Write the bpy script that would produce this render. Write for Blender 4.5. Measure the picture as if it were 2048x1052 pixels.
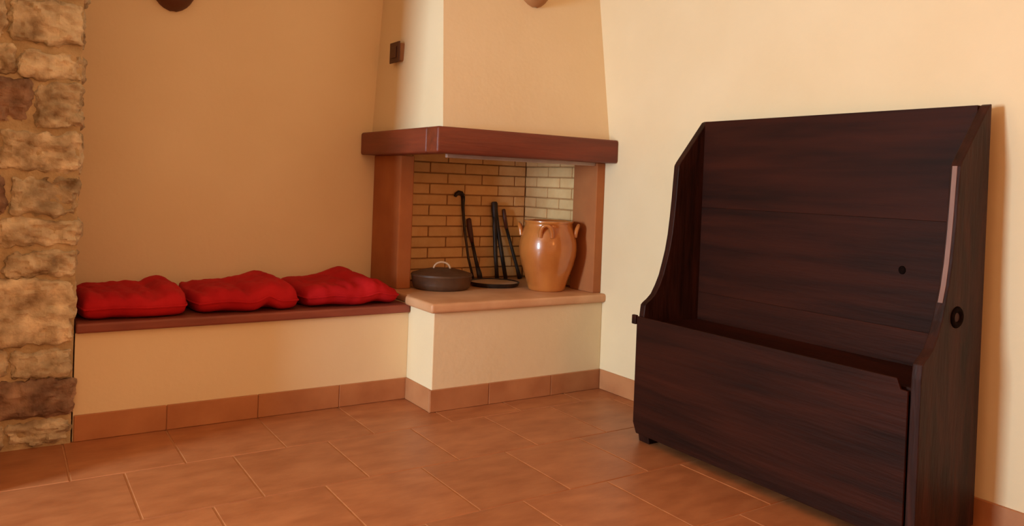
import bpy, bmesh, math, random
from mathutils import Vector, Matrix, noise
random.seed(7)
D = bpy.data
C = bpy.context.scene.collection
for o in list(D.objects):
    D.objects.remove(o)
scene = bpy.context.scene

# ------------------------------------------------------------------ camera
CAM = (0.3287, -3.3389, 1.0372)
YAW, PITCH, ROLL = 0.5816, -0.0117, 0.0377
FPX, SY = 1549.5, -139.0
fw = Vector((math.sin(YAW) * math.cos(PITCH), math.cos(YAW) * math.cos(PITCH), math.sin(PITCH)))
rt = Vector((math.cos(YAW), -math.sin(YAW), 0))
up = rt.cross(fw)
r2 = math.cos(ROLL) * rt + math.sin(ROLL) * up
u2 = -math.sin(ROLL) * rt + math.cos(ROLL) * up
cd = D.cameras.new('camera')
cd.sensor_width = 36
cd.lens = FPX / 2048 * 36
cd.shift_y = SY / 2048
cd.clip_start = 0.05
cam = D.objects.new('camera', cd)
C.objects.link(cam)
M = Matrix((r2, u2, -fw)).transposed().to_4x4()
M.translation = CAM
cam.matrix_world = M
scene.camera = cam

# ------------------------------------------------------------------ light
w = D.worlds.new('world')
scene.world = w
w.use_nodes = True
w.node_tree.nodes['Background'].inputs[0].default_value = (1, .85, .65, 1)
w.node_tree.nodes['Background'].inputs[1].default_value = 0.3
vs = scene.view_settings
vs.view_transform = 'Standard'
vs.look = 'None'
vs.gamma = 1
vs.use_curve_mapping = False
vs.exposure = 0.0

WX = -3.0                                   # the wall with the narrow window, left of the photographer
WY0, WY1, WZ0, WZ1 = -1.78, -1.20, 0.60, 1.75


def area(name, loc, rot, sx, sy, power, col):
    l = D.lights.new(name, 'AREA')
    l.shape = 'RECTANGLE'
    l.size, l.size_y = sx, sy
    l.energy = power
    l.color = col
    o = D.objects.new(name, l)
    o.location = loc
    o.rotation_euler = rot
    C.objects.link(o)
    return o


# daylight filling the tall window of the far left wall
area('window_daylight', (WX + .02, (WY0 + WY1) / 2, (WZ0 + WZ1) / 2), (0, -math.pi / 2, 0),
     WZ1 - WZ0, WY1 - WY0, 222, (.63, .86, 1))
# unseen warm fill added behind the photographer, no known lamp there
pl = D.lights.new('warm_fill_light', 'POINT')
pl.energy = 43
pl.color = (1, .34, .08)
pl.shadow_soft_size = .3
po = D.objects.new('warm_fill_light', pl)
po.location = (1.6, -4.8, 1.8)
C.objects.link(po)


# ------------------------------------------------------------------ materials
def lin(c):
    return tuple(((v / 255) / 12.92 if v / 255 < .04045 else ((v / 255 + .055) / 1.055) ** 2.4) for v in c) + (1,)


def mat(name, c1, c2, scale=6, stretch=(1, 1, 1), rough=.7, bump=.1, bscale=None, detail=6, coords='Object',
        rand=0.0, dist=0.0, spec=.5, coat=0.0, sheen=0.0, metal=0.0, lo=.3, hi=.7):
    m = D.materials.new(name)
    m.use_nodes = True
    nt = m.node_tree
    N, L = nt.nodes, nt.links
    b = N['Principled BSDF']
    tc = N.new('ShaderNodeTexCoord')
    mp = N.new('ShaderNodeMapping')
    mp.inputs['Scale'].default_value = stretch
    if coords == 'World':
        g = N.new('ShaderNodeNewGeometry')
        L.new(g.outputs['Position'], mp.inputs[0])
    else:
        L.new(tc.outputs[coords], mp.inputs[0])
    n = N.new('ShaderNodeTexNoise')
    n.inputs['Scale'].default_value = scale
    n.inputs['Detail'].default_value = detail
    n.inputs['Distortion'].default_value = dist
    L.new(mp.outputs[0], n.inputs['Vector'])
    r = N.new('ShaderNodeValToRGB')
    r.color_ramp.elements[0].position = lo
    r.color_ramp.elements[1].position = hi
    r.color_ramp.elements[0].color = lin(c1)
    r.color_ramp.elements[1].color = lin(c2)
    L.new(n.outputs['Fac'], r.inputs[0])
    out = r.outputs[0]
    if rand:
        oi = N.new('ShaderNodeObjectInfo')
        mr = N.new('ShaderNodeMapRange')
        mr.inputs[3].default_value = 1 - rand
        mr.inputs[4].default_value = 1 + rand
        L.new(oi.outputs['Random'], mr.inputs[0])
        hs = N.new('ShaderNodeHueSaturation')
        L.new(mr.outputs[0], hs.inputs['Value'])
        L.new(out, hs.inputs['Color'])
        out = hs.outputs[0]
        add = N.new('ShaderNodeVectorMath')
        add.operation = 'ADD'
        mul = N.new('ShaderNodeMath')
        mul.operation = 'MULTIPLY'
        mul.inputs[1].default_value = 37
        L.new(oi.outputs['Random'], mul.inputs[0])
        L.new(mp.outputs[0], add.inputs[0])
        L.new(mul.outputs[0], add.inputs[1])
        L.new(add.outputs[0], n.inputs['Vector'])
    L.new(out, b.inputs['Base Color'])
    b.inputs['Roughness'].default_value = rough
    b.inputs['Specular IOR Level'].default_value = spec
    b.inputs['Coat Weight'].default_value = coat
    b.inputs['Coat Roughness'].default_value = .08
    b.inputs['Sheen Weight'].default_value = sheen
    b.inputs['Metallic'].default_value = metal
    if bump:
        n2 = N.new('ShaderNodeTexNoise')
        n2.inputs['Scale'].default_value = bscale or scale * 4
        n2.inputs['Detail'].default_value = 5
        L.new(mp.outputs[0], n2.inputs['Vector'])
        bp = N.new('ShaderNodeBump')
        bp.inputs['Strength'].default_value = bump
        bp.inputs['Distance'].default_value = .02
        L.new(n2.outputs['Fac'], bp.inputs['Height'])
        L.new(bp.outputs[0], b.inputs['Normal'])
    return m


MT = dict(
    plaster=mat('plaster_cream', (236, 209, 168), (241, 216, 177), 2.2, rough=.85, bump=.06, bscale=30, coords='World', spec=.2),
    tile=mat('terracotta_tile', (158, 92, 54), (188, 119, 75), 7, (1, 2.2, 1), rough=.42, bump=.05, bscale=25, rand=.07, spec=.4, detail=8, lo=.25, hi=.75),
    skirt=mat('terracotta_skirting', (172, 108, 68), (192, 128, 84), 7, rough=.5, bump=.05, bscale=25, rand=.05, spec=.35),
    grout=mat('grout', (180, 122, 82), (192, 134, 92), 20, rough=.9, bump=.05, coords='World', spec=.2),
    oak=mat('dark_stained_wood', (23, 9, 5), (66, 26, 13), 3.0, (2, .5, 6), rough=.55, bump=.12, bscale=12, dist=.25, spec=.12, rand=.1, detail=10, lo=.18, hi=.82),
    oakv=mat('dark_stained_wood_upright', (26, 11, 7), (62, 29, 20), 3.2, (6, 6, .9), rough=.5, bump=.12, bscale=12, dist=1.0, spec=.15, rand=.08, detail=10, lo=.28, hi=.76),
    sconce_pale=mat('pale_terracotta', (160, 106, 60), (174, 120, 72), 6, rough=.7, bump=.05),
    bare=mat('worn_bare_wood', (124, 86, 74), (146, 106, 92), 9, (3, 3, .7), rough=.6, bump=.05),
    knot=mat('wood_knot', (12, 6, 4), (26, 13, 9), 60, rough=.8, bump=.2, spec=.03),
    beamx=mat('mantel_wood', (99, 39, 20), (129, 54, 28), 4, (.5, 6, 6), rough=.5, bump=.12, dist=.4, detail=8, rand=.05),
    beamy=mat('mantel_wood_side', (99, 39, 20), (129, 54, 28), 4, (6, .5, 6), rough=.5, bump=.12, dist=.4, detail=8, rand=.05),
    jamb=mat('brown_jamb', (166, 98, 58), (182, 112, 66), 5, rough=.8, bump=.08, coords='World', spec=.2),
    brick=mat('fire_brick', (232, 180, 122), (243, 198, 140), 12, rough=.85, bump=.12, bscale=50, rand=.07, spec=.2),
    mortar=mat('fire_mortar', (186, 134, 86), (202, 150, 98), 20, rough=.95, bump=.1, coords='World', spec=.1),
    slab=mat('hearth_slab_stone', (200, 140, 96), (222, 168, 124), 6, rough=.5, bump=.05, coords='World', detail=8),
    bench=mat('bench_slab', (122, 56, 42), (150, 76, 56), 6, (.7, 3, 3), rough=.5, bump=.06, detail=8),
    stone=mat('rough_stone', (132, 106, 76), (240, 220, 186), 13, rough=.95, bump=.9, bscale=24, rand=.14, spec=.1, detail=9, lo=.26, hi=.68),
    stone2=mat('purple_stone', (104, 78, 64), (196, 160, 134), 13, rough=.95, bump=.9, bscale=24, rand=.1, spec=.1, detail=9, lo=.28, hi=.74),
    lime=mat('lime_mortar', (172, 146, 108), (214, 188, 148), 14, rough=.95, bump=.5, bscale=40, coords='World', spec=.1),
    red=mat('red_cotton', (172, 20, 28), (202, 34, 40), 5, rough=.8, bump=.25, bscale=9, spec=.15, sheen=0),
    iron=mat('black_iron', (34, 24, 18), (62, 44, 34), 14, rough=.5, bump=.15, metal=.3),
    pan=mat('cast_iron_pan', (74, 48, 32), (98, 66, 44), 9, rough=.5, bump=.1, spec=.5),
    pale_metal=mat('pale_grey_metal', (196, 160, 128), (220, 184, 150), 9, rough=.4, bump=.08),
    wood=mat('tool_handle_wood', (66, 30, 18), (98, 48, 30), 8, (4, 4, .6), rough=.5, bump=.06),
    clay=mat('glazed_clay', (170, 92, 38), (206, 128, 62), 5, rough=.28, bump=.1, bscale=7, coat=.6, detail=6),
    sconce=mat('brown_ceramic', (88, 48, 24), (110, 62, 34), 6, rough=.6, bump=.08),
    plate=mat('dark_switch_plate', (64, 28, 8), (80, 38, 14), 6, rough=.5, bump=.02),
    swbody=mat('switch_body', (140, 92, 56), (156, 106, 68), 6, rough=.6, bump=.02),
    steel=mat('hood_rim_steel', (170, 140, 124), (196, 164, 146), 8, rough=.4, bump=.03, metal=.4),
    white=mat('white_window_paint', (226, 214, 196), (236, 226, 210), 6, rough=.5, bump=.03),
)


# ------------------------------------------------------------------ mesh helpers
def link(name, me, m, parent=None, loc=(0, 0, 0)):
    o = D.objects.new(name, me)
    C.objects.link(o)
    o.location = loc
    if m and not me.materials:
        me.materials.append(m)
    o.parent = parent
    return o


def from_bm(name, bm, m, parent=None, loc=(0, 0, 0), smooth=False, angle=None):
    bmesh.ops.recalc_face_normals(bm, faces=bm.faces[:])
    me = D.meshes.new(name)
    bm.to_mesh(me)
    bm.free()
    if smooth:
        for p in me.polygons:
            p.use_smooth = True
        if angle:
            me.set_sharp_from_angle(angle=math.radians(angle))
    return link(name, me, m, parent, loc)


def box_bm(x0, x1, y0, y1, z0, z1, bev=0.0, seg=2):
    bm = bmesh.new()
    bmesh.ops.create_cube(bm, size=1)
    for v in bm.verts:
        v.co = Vector(((x0 + x1) / 2 + v.co.x * (x1 - x0), (y0 + y1) / 2 + v.co.y * (y1 - y0),
                       (z0 + z1) / 2 + v.co.z * (z1 - z0)))
    if bev:
        bmesh.ops.bevel(bm, geom=bm.edges[:], offset=bev, segments=seg, profile=.5, affect='EDGES', clamp_overlap=True)
    return bm


def box(name, x0, x1, y0, y1, z0, z1, m, parent=None, bev=0.0, seg=2):
    return from_bm(name, box_bm(x0, x1, y0, y1, z0, z1, bev, seg), m, parent)


def tag(o, label=None, cat=None, group=None, kind=None):
    if label: o['label'] = label
    if cat: o['category'] = cat
    if group: o['group'] = group
    if kind: o['kind'] = kind
    return o


def thing(name, label, cat, loc=(0, 0, 0), group=None):
    o = D.objects.new(name, None)
    o.empty_display_size = .1
    o.location = loc
    C.objects.link(o)
    return tag(o, label, cat, group)


def lathe_bm(prof, seg=48, cx=0, cy=0, bm=None):
    bm = bm or bmesh.new()
    rings = []
    for r, z in prof:
        if r < 1e-6:
            rings.append([bm.verts.new((cx, cy, z))])
        else:
            rings.append([bm.verts.new((cx + r * math.cos(2 * math.pi * i / seg), cy + r * math.sin(2 * math.pi * i / seg), z)) for i in range(seg)])
    for a, b in zip(rings, rings[1:]):
        for i in range(seg):
            j = (i + 1) % seg
            if len(a) == 1:
                bm.faces.new((a[0], b[j], b[i]))
            elif len(b) == 1:
                bm.faces.new((a[i], a[j], b[0]))
            else:
                bm.faces.new((a[i], a[j], b[j], b[i]))
    return bm


def tube_bm(pts, rad, seg=10, bm=None):
    bm = bm or bmesh.new()
    pts = [Vector(p) for p in pts]
    if not hasattr(rad, '__len__'):
        rad = [rad] * len(pts)
    rings = []
    n = None
    for i, p in enumerate(pts):
        t = (pts[min(i + 1, len(pts) - 1)] - pts[max(i - 1, 0)]).normalized()
        if n is None:
            n = t.orthogonal().normalized()
        n = (n - t * n.dot(t)).normalized()
        b = t.cross(n)
        rings.append([bm.verts.new(p + rad[i] * (math.cos(2 * math.pi * k / seg) * n + math.sin(2 * math.pi * k / seg) * b)) for k in range(seg)])
    for a, b in zip(rings, rings[1:]):
        for k in range(seg):
            bm.faces.new((a[k], a[(k + 1) % seg], b[(k + 1) % seg], b[k]))
    bm.faces.new(rings[0][::-1])
    bm.faces.new(rings[-1])
    return bm


def tube(name, pts, rad, m, parent=None, seg=10):
    return from_bm(name, tube_bm(pts, rad, seg), m, parent, smooth=True, angle=50)


def prism_bm(poly, axis, a, b, bev=0.0):
    """poly in the plane across `axis` ('y': (x,z), 'z': (x,y)), pulled from a to b"""
    bm = bmesh.new()
    P = (lambda q, t: (q[0], t, q[1])) if axis == 'y' else (lambda q, t: (q[0], q[1], t))
    A = [bm.verts.new(P(q, a)) for q in poly]
    B = [bm.verts.new(P(q, b)) for q in poly]
    bm.faces.new(A)
    bm.faces.new(B[::-1])
    for i in range(len(poly)):
        j = (i + 1) % len(poly)
        bm.faces.new((A[i], A[j], B[j], B[i]))
    if bev:
        bmesh.ops.recalc_face_normals(bm, faces=bm.faces[:])
        bmesh.ops.bevel(bm, geom=bm.edges[:], offset=bev, segments=2, profile=.5, affect='EDGES', clamp_overlap=True)
    return bm


# ------------------------------------------------------------------ room shell
XR = 2.94          # right wall
YB = 0.533         # back wall
YF = -6.0          # wall behind the photographer
HC = 2.75
struct = lambda o: tag(o, kind='structure')
floor = struct(box('floor', WX - .2, XR + .2, YF - .2, YB + .2, -.12, -.0025, MT['grout']))
struct(box('ceiling', WX - .2, XR + .2, YF - .2, YB + .2, HC, HC + .12, MT['plaster']))
struct(box('wall_back', WX - .2, XR + .2, YB, YB + .2, 0, HC, MT['plaster']))
struct(box('wall_left_light_blocker', WX, .19, -.47, YB, 0, HC, MT['plaster'], None, .01))  # unseen block, added to keep window light off bench and hood
struct(box('wall_right', XR, XR + .2, YF, YB, 0, HC, MT['plaster']))
struct(box('wall_front', WX - .2, XR + .2, YF - .2, YF, 0, HC, MT['plaster']))
# left wall with the tall window opening
bm = bmesh.new()
for (y0, y1, z0, z1) in ((YF, WY0, 0, HC), (WY1, YB, 0, HC), (WY0, WY1, 0, WZ0), (WY0, WY1, WZ1, HC)):
    b2 = box_bm(WX - .2, WX, y0, y1, z0, z1)
    me = D.meshes.new('tmp')
    b2.to_mesh(me)
    b2.free()
    bm.from_mesh(me)
    D.meshes.remove(me)
struct(from_bm('wall_left', bm, MT['plaster']))
bm = bmesh.new()
for (y0, y1, z0, z1) in ((WY0, WY0 + .06, WZ0, WZ1), (WY1 - .06, WY1, WZ0, WZ1), (WY0 + .06, WY1 - .06, WZ0, WZ0 + .06),
                         (WY0 + .06, WY1 - .06, WZ1 - .06, WZ1)):
    b2 = box_bm(WX - .14, WX - .04, y0, y1, z0, z1)
    me = D.meshes.new('tmp')
    b2.to_mesh(me)
    b2.free()
    bm.from_mesh(me)
    D.meshes.remove(me)
struct(from_bm('window_1', bm, MT['white']))

# floor tiles, running bond: 0.36 along the bench, 0.42 towards the room
TW, TD, G = .36, .42, .005


def tile_mesh(name, w_, d_, h_, m):
    bm = bmesh.new()
    c = .0022
    lo = [bm.verts.new((sx * w_ / 2, sy * d_ / 2, -h_)) for sx, sy in ((-1, -1), (1, -1), (1, 1), (-1, 1))]
    mid = [bm.verts.new((sx * w_ / 2, sy * d_ / 2, -c)) for sx, sy in ((-1, -1), (1, -1), (1, 1), (-1, 1))]
    tp = [bm.verts.new((sx * (w_ / 2 - c), sy * (d_ / 2 - c), 0)) for sx, sy in ((-1, -1), (1, -1), (1, 1), (-1, 1))]
    for a, b in ((lo, mid), (mid, tp)):
        for i in range(4):
            bm.faces.new((a[i], a[(i + 1) % 4], b[(i + 1) % 4], b[i]))
    bm.faces.new(tp)
    bm.faces.new(lo[::-1])
    bmesh.ops.recalc_face_normals(bm, faces=bm.faces[:])
    me = D.meshes.new(name)
    bm.to_mesh(me)
    bm.free()
    me.materials.append(m)
    return me


cache = {}
XL0 = -1.62
for row in range(14):
    y1 = 0.0 - row * TD
    yc = y1 - TD / 2
    x = (.90 if row % 2 == 0 else .70) - 8 * TW
    while x < XR:
        a, b = x, x + TW
        x = b
        if a < -1.7:
            continue
        b = min(b, XR)
        if b - a < .03:
            continue
        # rows beside the hearth start in front of it
        ya, yb_ = y1 - TD, y1
        key = (round(b - a, 3), round(yb_ - ya, 3))
        if key not in cache:
            cache[key] = tile_mesh('tile', key[0] - G, key[1] - G, .012, MT['tile'])
        if a > 1.97 and row == 0:               # under the hearth base: only the front strip shows
            ya, yb_ = -.42, -.257
            key = (round(b - a, 3), round(yb_ - ya, 3))
            if key not in cache:
                cache[key] = tile_mesh('tile', key[0] - G, key[1] - G, .012, MT['tile'])
        elif row == 0 and b > 1.98:             # the tile cut round the hearth corner
            for (p, q, s, t) in ((a, 1.961, -.257, 0), (a, b, -.42, -.257)):
                me = tile_mesh('tile', q - p - G, t - s - (0 if s < -.3 else G), .012, MT['tile'])
                link('tile', me, None, floor, ((p + q) / 2, (s + t) / 2, 0))
            continue
        o = link('tile', cache[key], None, floor, ((a + b) / 2, (ya + yb_) / 2, 0))

# skirting tiles
HB = .1


def skirting(name, p0, p1, nrm, joints, z1=HB):
    """a row of skirting tiles from p0 to p1 along a wall, standing proud along nrm"""
    p0, p1, n = Vector(p0), Vector(p1), Vector(nrm)
    d = (p1 - p0).normalized()
    L_ = (p1 - p0).length

    def slab(s0, s1, t0, t1, z0, z1_):
        P = [p0 + d * s + n * t for s, t in ((s0, t0), (s1, t1))]
        return box_bm(min(P[0].x, P[1].x), max(P[0].x, P[1].x), min(P[0].y, P[1].y), max(P[0].y, P[1].y), z0, z1_, 0)
    base = struct(from_bm(name, slab(0, L_, 0, .006, 0, z1 - .003), MT['grout']))
    cuts = [0] + list(joints) + [L_]
    for a, b in zip(cuts, cuts[1:]):
        bm = slab(a + .0015, b - .0015, .0, .011, .001, z1)
        bmesh.ops.bevel(bm, geom=bm.edges[:], offset=.0015, segments=1, affect='EDGES')
        t = from_bm('tile', bm, MT['skirt'], base)
    return base


skirting('baseboard_bench', (.575, 0, 0), (1.961, 0, 0), (0, -1, 0), (.326, .687, 1.048))
skirting('baseboard_hearth_side', (1.961, -.012, 0), (1.961, -.257, 0), (-1, 0, 0), ())
skirting('baseboard_hearth', (1.95, -.257, 0), (XR, -.257, 0), (0, -1, 0), (.31, .67))
skirting('baseboard_right', (XR, -.27, 0), (XR, YF, 0), (-1, 0, 0), [.3 + .36 * i for i in range(15)])

# ------------------------------------------------------------------ masonry bench
bench = thing('masonry_bench', 'built-in low plaster bench with reddish brown seat slab beside the fireplace', 'bench', (1.27, .27, 0))
bench_inv = Matrix.Translation((-1.27, -.27, 0))


def part(o, parent):
    """keep a mesh built in world coordinates where it is under its thing"""
    o.parent = parent
    o.matrix_parent_inverse = Matrix.Translation(-Vector(parent.location))
    return o


part(box('bench_body', .572, 1.960, 0, YB - .001, 0, .412, MT['plaster'], None), bench)
part(box('seat_slab', .572, 1.958, -.022, YB - .001, .412, .45, MT['bench'], None, .008, 3), bench)

# ------------------------------------------------------------------ fireplace
fp = thing('fireplace', 'corner plaster fireplace with tapered hood, brown wooden mantel beam and stone hearth', 'fireplace', (2.45, .1, 0))
part(box('hearth_base', 1.961, XR, -.257, YB, 0, .447, MT['plaster'], None, .004), fp)
bm = prism_bm([(1.935, -.283), (XR, -.283), (XR, YB), (1.963, YB), (1.963, -.001), (1.935, -.001)], 'z', .447, .492)
es = [e for e in bm.edges if abs(e.verts[0].co.z - e.verts[1].co.z) < 1e-5 or
      (abs(e.verts[0].co.x - 1.935) < .001 and abs(e.verts[1].co.x - 1.935) < .001)]
bmesh.ops.recalc_face_normals(bm, faces=bm.faces[:])
bmesh.ops.bevel(bm, geom=es, offset=.014, segments=4, profile=.5, affect='EDGES', clamp_overlap=True)
part(from_bm('hearth_slab', bm, MT['slab'], smooth=True, angle=40), fp)
part(box('left_jamb', 1.985, 2.062, .2, YB, .492, 1.164, MT['jamb'], None, .006), fp)
part(box('right_jamb', 2.887, XR, -.24, -.045, .492, 1.164, MT['jamb'], None, .004), fp)

# fire brick lining
ROW, BL, BH = .0588, .222, .0525
lb = part(box('back_lining', 2.062, XR, .47, YB, .492, 1.30, MT['mortar'], None), fp)
lr = part(box('side_lining', 2.93, XR, -.045, .47, .492, 1.30, MT['mortar'], None), fp)


def brick_mesh(l, axis):
    key = ('b', round(l, 3), axis)
    if key not in cache:
        bm = box_bm(-l / 2, l / 2, 0, .017, -BH / 2, BH / 2, .003, 1) if axis == 'x' else \
            box_bm(0, .017, -l / 2, l / 2, -BH / 2, BH / 2, .003, 1)
        bmesh.ops.recalc_face_normals(bm, faces=bm.faces[:])
        me = D.meshes.new('brick')
        bm.to_mesh(me)
        bm.free()
        me.materials.append(MT['brick'])
        cache[key] = me
    return cache[key]


for r in range(13):
    z = .497 + ROW * (r + .5)
    a = 2.065 - (BL / 2 if r % 2 else 0)
    while a < 2.9145:
        p, q = max(a, 2.065), min(a + BL - .006, 2.9145)
        if q - p > .02:
            o = link('brick', brick_mesh(q - p, 'x'), None, lb, ((p + q) / 2, .454 + random.uniform(0, .002), z))
            o.matrix_parent_inverse = Matrix.Identity(4)
        a += BL
    a = .450 - BL + .006 + (BL / 2 if r % 2 else 0)
    while a > -.3:
        p, q = max(a, -.042), min(a + BL - .006, .4545)
        if q - p > .02:
            link('brick', brick_mesh(q - p, 'y'), None, lr, (2.914 + random.uniform(0, .002), (p + q) / 2, z))
        a -= BL

# mantel beams
bm = box_bm(1.905, XR, -.337, -.225, 1.164, 1.281, .011, 3)
part(from_bm('mantel_beam', bm, MT['beamx'], smooth=True, angle=40), fp)
bm = box_bm(1.905, 2.015, -.226, YB, 1.164, 1.281, .011, 3)
part(from_bm('mantel_side_beam', bm, MT['beamy'], smooth=True, angle=40), fp)
# steel rim of the smoke hood just behind the beams
part(box('hood_rim', 2.015, 2.887, -.225, -.205, 1.148, 1.20, MT['steel'], None, .003), fp)
# plaster hood: tapering shell up to the ceiling
bm = bmesh.new()
T = .06


def hood_ring(z):
    xl = 1.968 + .05 * (z - 1.281)
    yf = -.264 + .163 * (z - 1.281)
    return [bm.verts.new((x, y, z)) for x, y in ((xl, YB), (xl, yf), (XR, yf), (XR, yf + T), (xl + T, yf + T), (xl + T, YB))]


A, B = hood_ring(1.279), hood_ring(HC)
bm.faces.new(A)
bm.faces.new(B[::-1])
for i in range(6):
    bm.faces.new((A[i], A[(i + 1) % 6], B[(i + 1) % 6], B[i]))
part(from_bm('hood', bm, MT['plaster']), fp)

# small dark switch box on the hood's flank
sw = thing('wall_switch', 'small dark square switch box on the flank of the chimney hood', 'switch', (1.985, .3, 1.68))
part(box('housing', 1.963, 1.99, .213, .312, 1.634, 1.722, MT['swbody'], None, .004), sw)
part(box('cover_plate', 1.956, 1.963, .207, .318, 1.626, 1.73, MT['plate'], None, .003), sw)
part(box('rocker', 1.951, 1.957, .235, .29, 1.65, 1.706, MT['plate'], None, .002), sw)


# wall lamps, of which only the undersides reach into view
def sconce(loc, label, rx, m):
    t = thing('wall_lamp', label, 'lamp', loc)
    bm = bmesh.new()
    n, mseg = 20, 8
    R = .105
    rings = []
    for k in range(mseg + 1):
        a = k / mseg * math.pi / 2
        r, z = R * math.sin(a), -.15 * math.cos(a)
        if k == 0:
            r = .012
        rings.append([bm.verts.new((r * math.cos(math.pi + math.pi * i / n), r * .95 * math.sin(math.pi + math.pi * i / n), z)) for i in range(n + 1)])
    inner = [[bm.verts.new((v.co.x * .9, v.co.y * .9, v.co.z * .9)) for v in rg] for rg in rings]
    for S in (rings, inner):
        for a, b in zip(S, S[1:]):
            for i in range(n):
                bm.faces.new((a[i], a[i + 1], b[i + 1], b[i]))
    for i in range(n):
        bm.faces.new((rings[-1][i], rings[-1][i + 1], inner[-1][i + 1], inner[-1][i]))
        bm.faces.new((rings[0][i], rings[0][i + 1], inner[0][i + 1], inner[0][i]))
    for k in range(mseg):
        for i in (0, n):
            bm.faces.new((rings[k][i], rings[k + 1][i], inner[k + 1][i], inner[k][i]))
    o = from_bm('shade', bm, m, t, smooth=True, angle=50)
    p = from_bm('back_plate', box_bm(-.04, .04, -.012, 0, -.06, .06, .004), m, t)
    t.rotation_euler = (rx, 0, 0)
    return t


sconce((.965, YB, 1.925), 'dark rounded wall lamp high on the wall above the red cushions', 0, MT['sconce'])
sconce((2.51, -.264 + .163 * (2.065 - 1.281), 2.065), 'brown rounded wall lamp high on the front of the chimney hood', math.atan(-.163), MT['sconce_pale'])

# ------------------------------------------------------------------ stone pillar
PX0, PX1, PY0 = .19, .57, -.028
pil = thing('stone_pillar', 'rough pillar of irregular tan stones and lime mortar at the bench end', 'pillar', (.38, .25, 0))
part(box('mortar_core', PX0 + .004, PX1 - .004, PY0 + .016, YB - .001, 0, HC, MT['lime'], None), pil)


def stone(x0, x1, y0, y1, z0, z1, m, seed, rough_=.017):
    bm = bmesh.new()
    bmesh.ops.create_cube(bm, size=2)
    bmesh.ops.subdivide_edges(bm, edges=bm.edges[:], cuts=19, use_grid_fill=True)
    h = Vector(((x1 - x0) / 2, (y1 - y0) / 2, (z1 - z0) / 2))
    c = Vector(((x0 + x1) / 2, (y0 + y1) / 2, (z0 + z1) / 2))
    rr = min(min(h.x, h.z) * .5, .026)
    off = Vector((seed * 3.7, seed * 1.9, seed * 5.1))
    for v in bm.verts:
        p = Vector((v.co.x * h.x, v.co.y * h.y, v.co.z * h.z))
        q = Vector([max(-h[i] + rr, min(h[i] - rr, p[i])) for i in range(3)])
        d = p - q
        n = d.normalized() if d.length > 1e-6 else Vector((0, 0, 0))
        if d.length > 1e-6:
            p = q + n * rr
        s = noise.fractal((p + off) * 10, 1.0, 2.0, 3) * rough_ * 1.0 + noise.fractal((p + off) * 34, .8, 2.0, 4) * rough_ * .7
        cell = noise.voronoi((p + off) * 30)[0][0]
        s -= max(0, .42 - cell) * rough_ * 2.6 * max(0, .35 + noise.noise((p + off) * 7))
        s = max(-.034, min(.014, s))
        v.co = p + n * s + c
    return part(from_bm('stone', bm, m, smooth=True, angle=35), pil)


zs = [0, .103, .255, .375, .628, .736, .851, 1.01, 1.177, 1.355, 1.478, 1.655, 1.80, 1.95, 2.06, 2.25, 2.38, 2.55, HC]
edges = [.565, .575, .562, .566, .57, .574, .568, .577, .575, .577, .572, .585, .57, .565, .575, .57, .565, .57]
splits = [[.36], [.28, .02], [.36, .10], [.21], [.33, .08], [.30], [.34, .12], [.31, .05], [.408, .18], [.36, .1], [.33], [.3, .05],
          [.34], [.25], [.36, .1], [.2], [.34, .1], [.28]]
sd = 1
for k in range(len(zs) - 1):
    z0, z1 = zs[k] + .005, zs[k + 1] - .005
    if k == 0:
        z0 = .0
    xs = [edges[k]] + [q for q in splits[k] if q > .24] + [PX0]
    for i in range(len(xs) - 1):
        a, b = xs[i + 1] + .004, xs[i] - (.004 if i else 0)
        dep = [.24, .30, .2, .27][(k + i) % 4]
        pr = PY0 + random.uniform(-.008, .006)
        stone(a, b, pr, pr + dep, z0, z1, MT['stone2'] if (k, i) in ((1, 0), (8, 1), (4, 1), (13, 0), (6, 1)) else MT['stone'], sd)
        sd += 1
    dep = [.24, .30, .2, .27][k % 4]
    stone(.34, edges[k] - random.uniform(0, .008), PY0 + dep + .012, YB - .004, z0, z1, MT['stone'], sd)
    sd += 1

# ------------------------------------------------------------------ red cushions on the bench
g = lambda t, c, s: math.exp(-((t - c) / s) ** 2)


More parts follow.
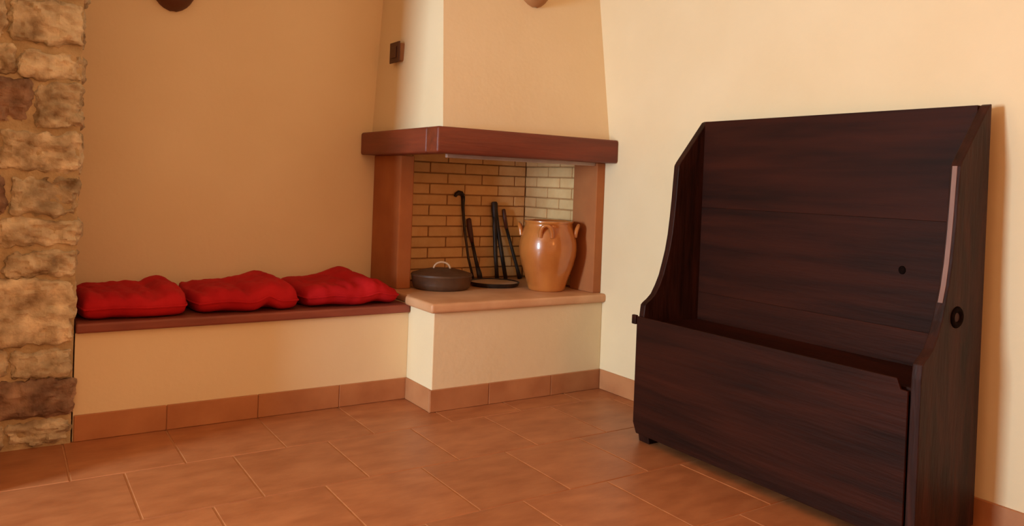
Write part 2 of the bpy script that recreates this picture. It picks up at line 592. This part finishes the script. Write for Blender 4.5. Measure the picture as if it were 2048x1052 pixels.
def cushion(x0, x1, y0, y1, label, top, lift, seed):
    """a soft padded seat cushion: top(u,v), lift(u) in metres, u,v in 0..1"""
    t = thing('seat_cushion', label, 'cushion', ((x0 + x1) / 2, (y0 + y1) / 2, .45), 'red cushions on the bench')
    W_, D_ = x1 - x0, y1 - y0
    nu, nv = 56, 40
    bm = bmesh.new()
    S = {}
    for side in (0, 1):
        for i in range(nu + 1):
            for j in range(nv + 1):
                if side == 1 and (i in (0, nu) or j in (0, nv)):
                    S[1, i, j] = S[0, i, j]
                    continue
                u, v = i / nu, j / nv
                uu = .5 - .5 * math.cos(math.pi * u) if False else u
                a, b = 2 * u - 1, 2 * v - 1
                e = ((1 - abs(a) ** 12) * (1 - abs(b) ** 7)) ** .40 if abs(a) < 1 and abs(b) < 1 else 0
                ins = .012 * noise.noise(Vector((u * 9 + seed, v * 9, seed)))
                x = -W_ / 2 + u * W_ - a * .02 * (abs(b) ** 3)
                y = -D_ / 2 + v * D_ - b * .02 * (abs(a) ** 3) + (ins if b < -.5 else 0) * .6
                wr = noise.fractal(Vector((u * 5 + seed * 3, v * 4, seed)), 1, 2, 4) * .009
                fold = -.008 * abs(math.sin(u * 17 + v * 3 + seed)) ** 6 * (1 - v) * 1.4
                lf = lift(u) * max(0, 1 - v * 3.2)
                mid = .044 + lf * .9
                if side == 0:
                    z = mid + e * (top(u, v) + wr + fold - .03)
                else:
                    z = max(.002, mid - e * .048 + lf * .3) if lf > .004 else max(.002, mid - e * .048)
                S[side, i, j] = bm.verts.new((x, y, z))
    for side in (0, 1):
        for i in range(nu):
            for j in range(nv):
                f = [S[side, i, j], S[side, i + 1, j], S[side, i + 1, j + 1], S[side, i, j + 1]]
                bm.faces.new(f if side == 0 else f[::-1])
    o = from_bm('cover', bm, MT['red'], t, smooth=True)
    # piped seam running round the edge
    loop = [(i, 0) for i in range(nu)] + [(nu, j) for j in range(nv)] + [(i, nv) for i in range(nu, 0, -1)] + [(0, j) for j in range(nv, 0, -1)]
    me = o.data
    idx = lambda i, j: i * (nv + 1) + j
    pts = [me.vertices[idx(i, j)].co.copy() for i, j in loop]
    pts.append(pts[0])
    tube('piping', pts, .004, MT['red'], t, 6)
    return t


cushion(.582, .986, -.004, .512, 'red cotton bench cushion tucked against the stone pillar',
        lambda u, v: .082 + .019 * g(u, .84, .13) * (.5 + .8 * v) + .004 * g(v, .5, .4) - .020 * g(u, .67, .05) * (1 - v * .6),
        lambda u: .001 + .006 * g(u, .3, .2), 1)
cushion(.997, 1.448, -.008, .510, 'red cotton bench cushion lying between the two other red cushions',
        lambda u, v: .084 + .028 * g(u, .78, .2) * (.5 + .7 * v) + .003 * g(v, .4, .4) - .016 * g(u, .46, .04) * (1 - v) - .012 * g(u, .08, .05),
        lambda u: .012 * g(u, .25, .2) + .026 * g(u, .68, .09), 2.3)
cushion(1.459, 1.930, -.006, .512, 'red cotton bench cushion pushed up against the fireplace hearth',
        lambda u, v: .084 + .038 * g(u, .66, .2) * (.5 + .7 * v) - .014 * g(u, .52, .04) * (1 - v) - .026 * g(u, 1.0, .2),
        lambda u: .014 * g(u, .25, .2) + .018 * g(u, .76, .12), 4.1)

# ------------------------------------------------------------------ clay jar
HZ = .492
jar = thing('clay_jar', 'large glazed orange clay jar with small loop handles standing on the hearth', 'jar', (2.722, -.06, HZ))
prof = [(0, .0), (.088, .0), (.095, .006), (.102, .03), (.118, .08), (.136, .135), (.148, .185), (.151, .220), (.149, .255), (.141, .292),
        (.131, .320), (.125, .336), (.124, .348), (.129, .356), (.129, .363), (.121, .364), (.115, .352), (.117, .335), (.128, .30), (.138, .23), (.12, .14), (.09, .03), (0, .02)]
# smooth the profile
P2 = []
for i in range(len(prof) - 1):
    (a, b), (c, d) = prof[i], prof[i + 1]
    P2 += [(a, b), ((a + c) / 2, (b + d) / 2)]
P2.append(prof[-1])
bm = lathe_bm(P2, 56)
for v in bm.verts:
    r = math.hypot(v.co.x, v.co.y)
    if r > .03:
        k = 1 + .012 * noise.noise(v.co * 12)
        v.co.x *= k
        v.co.y *= k
from_bm('body', bm, MT['clay'], jar, smooth=True, angle=60)
view = math.atan2(CAM[1] + .06, CAM[0] - 2.722)
for k in range(4):
    a = view + math.radians(-4) + k * math.pi / 2
    ca, sa = math.cos(a), math.sin(a)
    tx, ty = -sa, ca
    pts, rad = [], []
    for i in range(13):
        q = i / 12
        s = math.cos(math.pi * q) * .030
        outw = .140 + .016 * math.sin(math.pi * q)
        zz = .283 + .062 * math.sin(math.pi * q) ** .6
        pts.append((ca * outw + tx * s, sa * outw + ty * s, zz))
        rad.append(.008 + .003 * abs(math.cos(math.pi * q)))
    from_bm('handle', tube_bm(pts, rad, 10), MT['clay'], jar, smooth=True, angle=60)

# ------------------------------------------------------------------ lidded pan and flat griddle
pan = thing('lidded_pan', 'round dark iron pan with domed lid and loop handle on the hearth', 'pan', (2.222, .168, HZ))
from_bm('body', lathe_bm([(0, 0), (.132, 0), (.144, .007), (.150, .03), (.155, .066), (.158, .069), (.157, .073), (.151, .072), (.147, .03), (.13, .008), (0, .006)], 48), MT['pan'], pan, smooth=True, angle=50)
from_bm('lid', lathe_bm([(0, .104), (.02, .104), (.07, .100), (.12, .088), (.150, .078), (.1555, .077), (.1555, .0735), (.148, .0735), (.10, .088), (0, .098)], 48), MT['pan'], pan, smooth=True, angle=50)
pts = [(.042 * math.cos(math.pi * i / 12), 0, .100 + .034 * math.sin(math.pi * i / 12)) for i in range(13)]
ca, sa = math.cos(-.5), math.sin(-.5)
pts = [(x * ca, x * sa, z) for x, y, z in pts]
from_bm('lid_handle', tube_bm(pts, .0055, 8), MT['pale_metal'], pan, smooth=True)
for s in (-1, 1):
    a = math.radians(80 if s > 0 else 250)
    e = Vector((math.cos(a), math.sin(a), 0))
    tt = Vector((-e.y, e.x, 0))
    pts = [e * (.150 + .03 * math.sin(math.pi * i / 8)) + tt * (.035 * math.cos(math.pi * i / 8)) + Vector((0, 0, .055)) for i in range(9)]
    if s > 0:
        from_bm('side_handle', tube_bm(pts, .006, 8), MT['pan'], pan, smooth=True)

gr = thing('griddle', 'flat round griddle with dark rim lying between the pan and the clay jar', 'griddle', (2.545, .172, HZ))
from_bm('rim', lathe_bm([(0, 0), (.118, 0), (.130, .006), (.136, .022), (.132, .0235), (.128, .016), (.0, .014)], 48), MT['iron'], gr, smooth=True, angle=50)
from_bm('cooking_surface', lathe_bm([(0, .0175), (.126, .0175), (.127, .0145), (0, .0143)], 48), MT['pale_metal'], gr, smooth=True, angle=40)  # dark iron top; the light it reflects is painted as pale colour

# ------------------------------------------------------------------ fire tools leaning on the bricks
yt, yb2 = .436, .372
t = thing('fire_poker', 'iron poker with hooked top leaning on the brick lining', 'poker', (2.535, yb2, HZ))
pts = [(2.436, .441, .957), (2.443, .441, .972), (2.457, .441, .981), (2.474, .441, .978), (2.485, .440, .962), (2.486, .438, .94), (2.484, .434, .90),
       (2.490, .418, .78), (2.506, .392, .62), (2.535, yb2, HZ + .002)]
part(from_bm('shaft', tube_bm(pts[4:], [.012, .011, .009, .0075, .007, .007], 10), MT['iron'], smooth=True), t)
part(from_bm('hook', tube_bm(pts[:5], [.008, .011, .0125, .0125, .012], 10), MT['iron'], smooth=True), t)

t = thing('fire_brush', 'short fire tool with brown wooden handle beside the hooked poker', 'fire tool', (2.578, yb2, HZ))
part(from_bm('handle', tube_bm([(2.524, .437, .838), (2.526, .436, .832), (2.530, .432, .79), (2.538, .426, .74), (2.545, .42, .70)], [.008, .014, .016, .0145, .010], 12), MT['wood'], smooth=True), t)
part(from_bm('shaft', tube_bm([(2.544, .42, .705), (2.556, .40, .62), (2.566, .385, .56)], [.009, .010, .011], 10), MT['iron'], smooth=True), t)
part(from_bm('tip', tube_bm([(2.565, .386, .565), (2.572, .376, .53), (2.578, yb2, HZ + .001)], [.012, .015, .015], 10), MT['iron'], smooth=True), t)

t = thing('fire_tongs', 'black iron fire tongs with two legs leaning on the brick lining', 'tongs', (2.71, yb2, HZ))
part(from_bm('hinge', tube_bm([(2.690, .434, .934), (2.690, .433, .925), (2.692, .430, .88), (2.694, .424, .83)], [.014, .019, .019, .016], 12), MT['iron'], smooth=True, angle=60), t)
part(from_bm('leg', tube_bm([(2.690, .430, .90), (2.688, .418, .80), (2.686, .395, .64), (2.690, yb2, HZ + .001)], [.012, .0125, .012, .011], 10), MT['iron'], smooth=True), t)
part(from_bm('leg', tube_bm([(2.696, .430, .90), (2.706, .418, .80), (2.728, .395, .64), (2.748, yb2, HZ + .001)], [.012, .0125, .012, .011], 10), MT['iron'], smooth=True), t)

t = thing('fire_iron', 'slim straight fire iron leaning between the tongs and the clay jar', 'fire tool', (2.845, yb2, HZ))
part(from_bm('handle', tube_bm([(2.757, .438, .893), (2.758, .437, .888), (2.764, .432, .84), (2.775, .425, .78)], [.007, .011, .0125, .011], 12), MT['wood'], smooth=True), t)
part(from_bm('shaft', tube_bm([(2.774, .426, .785), (2.806, .405, .66), (2.832, .382, .55), (2.845, yb2, HZ + .001)], [.009, .0095, .010, .014], 10), MT['iron'], smooth=True), t)

# ------------------------------------------------------------------ settle by the right wall
XF, XB = 2.535, 2.877
YN, YFAR, PT = -2.144, -.966, .030
st = thing('settle', 'high-backed dark wooden settle with shaped sides against the cream wall', 'bench', (2.7, -1.555, 0))
front = [(2.540, .52), (2.545, .562), (2.556, .572), (2.575, .584), (2.598, .604), (2.620, .640), (2.640, .682), (2.656, .735), (2.670, .785), (2.682, .85),
         (2.690, .92), (2.697, 1.0), (2.702, 1.08), (2.706, 1.142), (2.716, 1.158), (2.862, 1.336)]
poly = [(XF + .026, .032), (XF + .004, .075)] + front + [(XB, 1.342), (XB, .032)]
for y0 in (YFAR - PT, YN):
    part(from_bm('side_panel', prism_bm(poly, 'y', y0, y0 + PT, .003), MT['oakv']), st)
near_panel = st.children[-1]
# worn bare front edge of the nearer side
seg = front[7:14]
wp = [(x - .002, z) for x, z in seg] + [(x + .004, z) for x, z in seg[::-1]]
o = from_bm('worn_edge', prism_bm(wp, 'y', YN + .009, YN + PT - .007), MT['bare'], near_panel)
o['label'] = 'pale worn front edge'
# knot on the outside of the nearer side
bm = lathe_bm([(.015, 0), (.019, .004), (.026, .006), (.033, .004), (.037, 0), (.026, -.002), (.015, 0)], 24)
for v in bm.verts:
    v.co = Vector((v.co.x, -v.co.z, v.co.y * .9))
    v.co += Vector((2.722, YN, .690))
o = from_bm('knot', bm, MT['knot'], near_panel, smooth=True)
o['label'] = 'round dark wood knot'
# back boards
zb = [.04, .605, .97, 1.338]
boards = []
for a, b in zip(zb, zb[1:]):
    boards.append(part(box('back_board', XB - .026, XB - random.uniform(0, .001), YN + PT, YFAR - PT, a + .0002, b - .0002, MT['oak'], None, .0006, 1), st))
bm = lathe_bm([(0, .0015), (.010, .0015), (.013, 0), (0, -.002)], 20)
for v in bm.verts:
    v.co = Vector((-v.co.z, v.co.y, v.co.x * 1.1)) + Vector((XB - .026, -1.896, .80))
from_bm('knot_hole', bm, MT['knot'], boards[1], smooth=True)
# seat, sunk a little below the front board
part(box('seat', XF + .022, XB - .027, YN + PT + .001, YFAR - PT - .001, .462, .488, MT['oak'], None, .002), st)
# one wide front board, notched at the top of its nearer end
yn, yf = YN + PT + .0005, YFAR - .001
fb = [(yn, .036), (yf - .02, .036), (yf, .078), (yf, .514), (yn + .034, .514), (yn + .022, .484), (yn, .482)]
bm = bmesh.new()
A = [bm.verts.new((XF - .008, y, z)) for y, z in fb]
B = [bm.verts.new((XF + .001, y, z)) for y, z in fb]
bm.faces.new(A)
bm.faces.new(B[::-1])
for k in range(len(fb)):
    bm.faces.new((A[k], A[(k + 1) % len(fb)], B[(k + 1) % len(fb)], B[k]))
bmesh.ops.recalc_face_normals(bm, faces=bm.faces[:])
bmesh.ops.bevel(bm, geom=bm.edges[:], offset=.002, segments=2, profile=.5, affect='EDGES', clamp_overlap=True)
part(from_bm('front_board', bm, MT['oak']), st)
part(box('hinge_block', XF - .014, XF + .001, YFAR, YFAR + .024, .480, .518, MT['oak'], None, .003), st)
part(box('bottom_rail', XF + .03, XB - .03, YN + PT + .001, YFAR - PT - .001, .05, .07, MT['oak'], None), st)
for x in (XF + .045, XB - .05):
    for y in (YFAR - .045, YN + .045):
        part(from_bm('foot', prism_bm([(x - .028, 0), (x + .028, 0), (x + .034, .034), (x - .034, .034)], 'y', y - .03, y + .03, .003), MT['oakv']), st)
